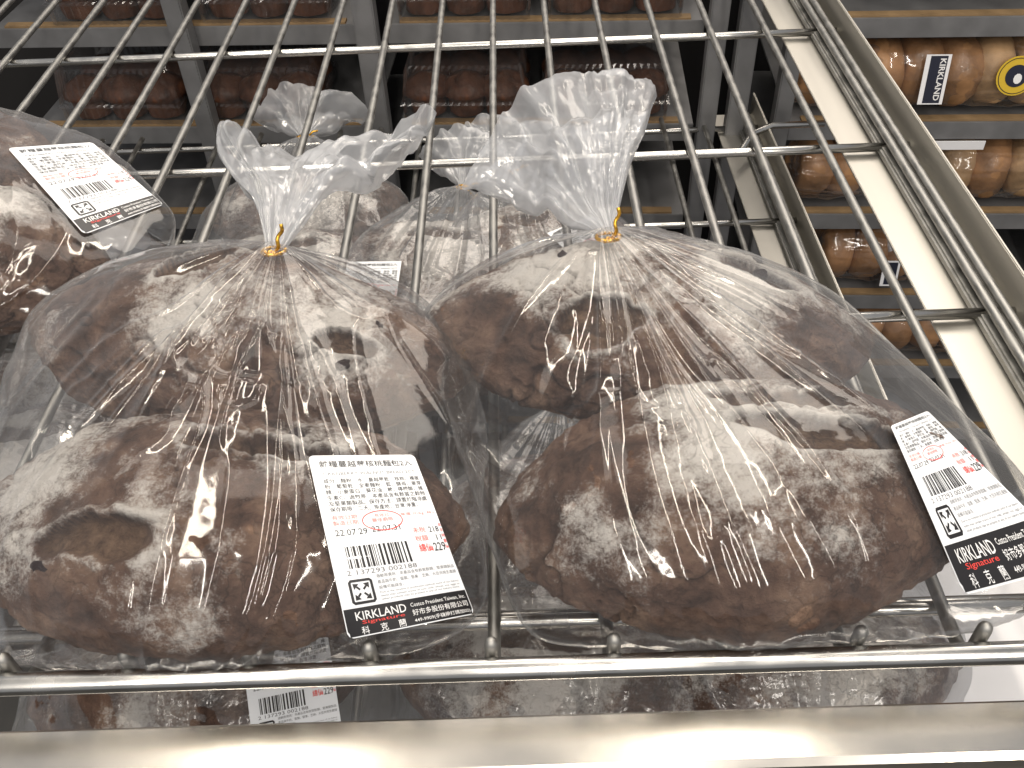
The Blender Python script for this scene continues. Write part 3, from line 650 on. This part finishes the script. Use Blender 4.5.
for (x, y, yaw, w_, bl, lbs, lp) in low:
    rz = R(yaw); c, s_ = math.cos(rz), math.sin(rz); z0 = -0.265
    t = empty('bread_bag', (x, y, z0), (0, 0, rz)); tag(t, bl, 'bag', 'shaded bags of bread on the lower wire shelf')
    link('bag_body', lbag[w_ % 2], t); link('bag_tail', ltail, t)
    tie_part(t, (0, 0.26, 0.10), (0.8, 0.1, 0.3), (-0.8, 0, 0), 1)
    if lp:
        lo = link('label', slab, t, lp[:3], (R(lp[3]), 0, R(lp[4])))
        for nm, me in flatprint.items(): link(nm, me, lo)
    for q, (a, lbx) in enumerate(zip(ll, lbs)):
        px, py, pz = a[3]; o = link('bread_loaf', lowloaf[(w_+q) % 3], None, (x+px*c-py*s_, y+px*s_+py*c, z0+pz), (R(a[4][0]), R(a[4][1]), rz+R(a[4][2])))
        tag(o, lbx, 'bread', 'loaves in bags on the lower wire shelf')

# ------------------------------------------------------------ racks at the back
RY = 1.14
levels = [0.06, -0.113, -0.284, -0.459, -0.64, -0.82, -1.0]
_before = set(bpy.data.objects)
def rack(x0, x1, posts, label):
    t = empty('bakery_rack', ((x0+x1)/2, RY+0.3, -1.15)); tag(t, label, 'rack', 'metal bakery racks along the back'); b = Vector(t.location)
    for z in levels:
        o = box('shelf', x0, x1, RY+0.004, RY+0.56, z-0.006, z-0.002, RACK, t); o.location -= b
        o = box('shelf_edge', x0, x1, RY, RY+0.004, z-0.031, z, RACK, t, 0.001); o.location -= b
        o = box('baking_paper', x0+0.02, x1-0.02, RY+0.006, RY+0.022, z-0.002, z+0.002, PARCH, t); o.location -= b
    for (a, c, yy) in posts:
        o = box('post', a, c, yy, yy+0.03, -1.148, 0.5, RACK, t, 0.002); o.location -= b
rack(-0.80, -0.215, [(-0.213, -0.180, RY-0.035), (-0.50, -0.47, RY-0.034)], 'left back rack with dark boxes of muffins behind the wire shelf')
rack(-0.17, 0.315, [(0.318, 0.345, RY-0.036)], 'middle back rack between two upright posts')
rack(0.47, 1.35, [(0.362, 0.392, RY-0.035), (0.436, 0.462, RY-0.033), (1.30, 1.33, RY-0.035)], 'right back rack holding the bagged bagels')
for z in levels[1:]:
    pass

def bagel_mesh(name, mat, seed):
    V = []; F = []; nu, nv = 40, 20; Rm, rm = 0.031, 0.0235
    P = []
    for i in range(nu):
        for j in range(nv):
            a, b = 2*math.pi*i/nu, 2*math.pi*j/nv; r = Rm+rm*math.cos(b); P.append((1.12*rm*math.sin(b), r*math.cos(a), r*math.sin(a)))
    P = np.array(P)*np.array([1.16, 1.08, 1.08]); d = 0.0035*fbm(P, 30, 3, seed); c = P/np.linalg.norm(P, axis=1)[:, None]; P = P+c*d[:, None]
    F = [(i*nv+j, ((i+1) % nu)*nv+j, ((i+1) % nu)*nv+(j+1) % nv, i*nv+(j+1) % nv) for i in range(nu) for j in range(nv)]
    return mesh_from(name, P, F, mat)
BM = [bagel_mesh('bagel', BAGEL, 3), bagel_mesh('bagel', BAGELP, 8), bagel_mesh('bagel', BAGEL, 12)]
def bagel_bag(x0, n, z, y, bag_label, desc, sticker=None, rnd=random.Random(5), pale=1):
    L_ = n*0.059
    t = empty('bagel_bag', (x0+L_/2, y, z)); tag(t, bag_label, 'bag', 'bags of bagels on the back rack')
    pts = []
    for i in range(n):
        cx = (i+0.5)*0.059-L_/2
        o = link('bagel', BM[rnd.randint(0, 2) if pale else 0], None, (t.location.x+cx, y+rnd.uniform(-.004, .004), z+0.060), (rnd.uniform(0, 6), rnd.uniform(-.12, .12), rnd.uniform(-.2, .2)))
        tag(o, desc[i] if i < len(desc) else desc[-1], 'bagel', 'bagels in clear bags')
    for i in range(n+1):
        cx = i*0.059-L_/2
        for k in range(16):
            a = 2*math.pi*k/16; q = 0.94 if i in (0, n) else 1.0; pts.append((cx*1.02, 0.064*q*math.cos(a), 0.062+0.0615*q*math.sin(a)))
    tie = (L_/2+0.035, 0, 0.05); pts = np.vstack([pts, circle(tie, 0.006)]); h = Hull(pts)
    link('bag_body', bag_mesh('bag_body', h, tie, np.array([0, 0, 0.055]), rnd.randint(1, 50), 160, 90, 0.006), t)
    return t
def plain_print(parent, items, loc, rot):
    pass
names = ['first', 'second', 'third', 'fourth', 'fifth', 'sixth', 'seventh']
xa = at_y(845, 100, RY+0.05)[0]
bA = bagel_bag(xa, 7, -0.280, RY+0.065, 'long bag of bagels at the top right, with a navy and a yellow sticker', ['%s bagel from the left in the bag with the yellow round sticker' % n for n in names])
bB = bagel_bag(at_y(915, 195, RY+0.05)[0], 5, -0.455, RY+0.065, 'bag of glossy bagels on the second level, right of the steel side plate', ['%s bagel from the left in the second level bag right of the side plate' % n for n in names])
bC = bagel_bag(at_y(782, 200, RY+0.05)[0], 2, -0.455, RY+0.07, 'short bag of bagels on the second level, left of the steel side plate', ['%s bagel in the short bag left of the side plate' % n for n in ('left', 'right')], pale=0)
_b = bC; _tp = Vector((0.059+0.035, 0, 0.05))
link('bag_tail', tail_mesh('bag_tail', tuple(_tp), [(0.15, -0.05, 0.085), (0.165, -0.09, 0.04), (0.15, -0.11, -0.01), (0.11, -0.115, -0.05)], 31, 60, 30, thick=0.016, lean=(-0.5, -0.6, 0.5)), bC)
bD = bagel_bag(at_y(806, 280, RY+0.05)[0], 4, -0.636, RY+0.07, 'bag of bagels with a navy label on the third level', ['%s bagel from the left in the third level bag' % n for n in names])
bE = bagel_bag(at_y(835, 352, RY+0.05)[0], 5, -0.816, RY+0.07, 'dim bag of bagels on the fourth level', ['%s bagel from the left on the dim fourth level' % n for n in names])
bF = bagel_bag(at_y(780, 108, RY+0.05)[0], 2, -0.280, RY+0.07, 'small bag of bagels on the top level between post and side plate', ['%s bagel of the small top level bag' % n for n in ('left', 'right')], pale=0)
bG = bagel_bag(at_y(1010, 280, RY+0.05)[0], 4, -0.636, RY+0.07, 'bag of bagels on the third level at the right edge', ['%s bagel from the left in the third level bag at the right edge' % n for n in names])
def sticker(bag, px, py, w_, h_, face, prints):
    """flat sticker on the front of a bagel bag"""
    p = at_y(px, py, RY-0.006); t = bag; base = Vector(t.location)
    o = box('label', -w_/2, w_/2, -0.0004, 0.0004, -h_/2, h_/2, face, t)
    q = at_y(px, py, RY-0.004); o.location = Vector(q)-base; o.rotation_euler = (R(-12), 0, 0)
    for mt, V, F, nm, lift in prints:
        link(nm, mesh_from(nm, [(v[0], -0.0006-lift, v[1]) for v in V], F, mt, False), o)
    return o
def kl_prints():
    f = Flat(); f.rect('b', -0.012, -0.036, 0.014, 0.036); V, F = text_geo('KIRKLAND', 0.02); V = np.array(V); mn, mx = V.min(0), V.max(0); q = (V-mn)/(mx-mn)
    T = [(0.003+a[1]*0.009, 0.032-a[0]*0.064) for a in q]       # reads downward
    return [(NAVY, f.l['b'][0], f.l['b'][1], 'navy_band', 0.0), (WINK, T, F, 'white_print', 0.0004)]
sticker(bA, 928, 70, 0.038, 0.076, WHITE, kl_prints()); sticker(bD, 885, 262, 0.030, 0.050, WHITE, [(NAVY, [(-0.009, -0.022), (0.011, -0.022), (0.011, 0.022), (-0.009, 0.022)], [(0, 1, 2, 3)], 'navy_band', 0.0)])
def disc(r, n=32, cx=0, cy=0, sx=1): return [(cx+r*sx*math.cos(2*math.pi*k/n), cy+r*math.sin(2*math.pi*k/n)) for k in range(n)], [tuple(range(n))]
def round_sticker(bag, px, py):
    base = Vector(bag.location); q = at_y(px, py, RY-0.004); V, F = disc(0.030)
    o = link('round_sticker', mesh_from('round_sticker', [(a, 0, b) for a, b in V]+[(a, 0.0008, b) for a, b in V], [tuple(range(32)), tuple(range(63, 31, -1))], YEL, False), bag, Vector(q)-base, (R(-12), 0, 0))
    V, F = disc(0.017); link('dark_disc', mesh_from('dark_disc', [(a, -0.0006, b) for a, b in V], F, NAVY, False), o)
    V, F = disc(0.008, 10, 0.002, -0.004, 0.8); link('pale_mark', mesh_from('pale_mark', [(a, -0.0012, b) for a, b in V], F, WINK, False), o)
    f = Flat(); f.ring('r', 0, 0, 0.0275, 0.0275, 0.0012); A, F = f.l['r']; link('ring_line', mesh_from('ring_line', [(a, -0.0006, b) for a, b in A], F, INK, False), o)
round_sticker(bA, 1007, 64)
# price strip on the second rack level
ps = box('price_strip', at_y(925, 132, RY-0.01)[0], at_y(978, 132, RY-0.01)[0], RY-0.006, RY-0.004, -0.33, -0.315, WHITE); tag(ps, 'small pale price strip clipped to the rack edge above the second level bagels', 'price tag')
# muffin boxes
def muffin_mesh():
    V = []; F = []; nu, nv = 28, 12
    P = []
    for j in range(nv):
        a = j/(nv-1); 
        r = 0.030+0.006*a if a < 0.45 else 0.042*math.cos((a-0.45)/0.55*math.pi/2)+0.0005; z = a/0.45*0.035 if a < 0.45 else 0.035+0.03*math.sin((a-0.45)/0.55*math.pi/2)
        for i in range(nu): t = 2*math.pi*i/nu; P.append((r*math.cos(t), r*math.sin(t), z))
    P = np.array(P); P += P/np.linalg.norm(P+1e-9, axis=1)[:, None]*(0.003*fbm(P, 45, 2, 4))[:, None]
    F = [(j*nu+i, j*nu+(i+1) % nu, (j+1)*nu+(i+1) % nu, (j+1)*nu+i) for j in range(nv-1) for i in range(nu)]
    return mesh_from('muffin', P, F, MUFFIN)
MUF = muffin_mesh()
def shell_mesh(w_, d_, h_):
    # ribbed tapered box lid
    per = []; n = 34
    def side(x0, y0, x1, y1, n):
        for k in range(n): a = k/n; per.append((x0+(x1-x0)*a, y0+(y1-y0)*a))
    side(-w_/2, -d_/2, w_/2, -d_/2, n); side(w_/2, -d_/2, w_/2, d_/2, n//2*2); side(w_/2, d_/2, -w_/2, d_/2, n); side(-w_/2, d_/2, -w_/2, -d_/2, n//2*2)
    V = []; m = len(per)
    for j, (z, sc) in enumerate(((0, .99), (0.3*h_, 1.0), (0.34*h_, 1.05), (0.38*h_, 1.0), (0.92*h_, .93), (h_, .90))):
        for k, (x, y) in enumerate(per):
            r = 1+(0.018 if k % 2 else -0.018)*(0 if j in (2, 5) else 1); V.append((x*sc*r, y*sc*r, z))
    F = [(j*m+k, j*m+(k+1) % m, (j+1)*m+(k+1) % m, (j+1)*m+k) for j in range(5) for k in range(m)] + [tuple(5*m+k for k in range(m))]
    return mesh_from('clear_lid', V, F, SHELL, False)
SH = shell_mesh(0.20, 0.16, 0.095)
def muffin_box(x, z, label):
    t = empty('muffin_box', (x, RY+0.086, z)); tag(t, label, 'box', 'clear boxes of muffins on the back rack'); link('clear_lid', SH, t)
    for i in range(3):
        for j in range(2):
            o = link('muffin', MUF, None, (x-0.064+0.064*i, RY+0.086-0.038+0.076*j, z+0.004), (0, 0, i*1.3+j)); 
            tag(o, '%s muffin of the %s row, %s' % (('left', 'middle', 'right')[i], ('front', 'back')[j], label.replace('muffin box', 'in box').replace('seen through the wires ', '').replace('lower visible rack level', 'lower level')), 'muffin', 'muffins in clear boxes')
for x, zz, lb in ((-0.64, 1, 'leftmost muffin box on the lower visible rack level'), (-0.405, 1, 'muffin box seen through the wires left of the left post'), (-0.305+0.0, 2, None), (-0.06, 1, 'muffin box just right of the left post'), (0.17, 1, 'muffin box behind the right bag tail'),
                  (-0.60, 0, 'top level muffin box at the far left'), (-0.36, 0, 'top level muffin box near the left post'), (-0.05, 0, 'top level muffin box in the middle rack'), (0.18, 0, 'top level muffin box by the right post')):
    if lb: muffin_box(x, (-0.111, -0.282)[zz] if zz < 2 else 0, lb)
# the back racks stand slightly askew to the wire shelf: turn them and what they hold about one point
bpy.context.view_layer.update()
_rot = Matrix.Translation((0.16, RY, 0)) @ Matrix.Rotation(R(-3.7), 4, 'Z') @ Matrix.Translation((-0.16, -RY, 0))
for o in [o for o in bpy.data.objects if o not in _before and o.parent is None and o.type in ('MESH', 'EMPTY')]:
    o.matrix_world = _rot @ o.matrix_world
for o in bpy.data.objects:            # lines of tiny print stay joined
    if o.name.split('.')[0] in ('black_print', 'grey_print', 'pink_print', 'red_print', 'white_print', 'red_script'): o['kind'] = 'stuff'
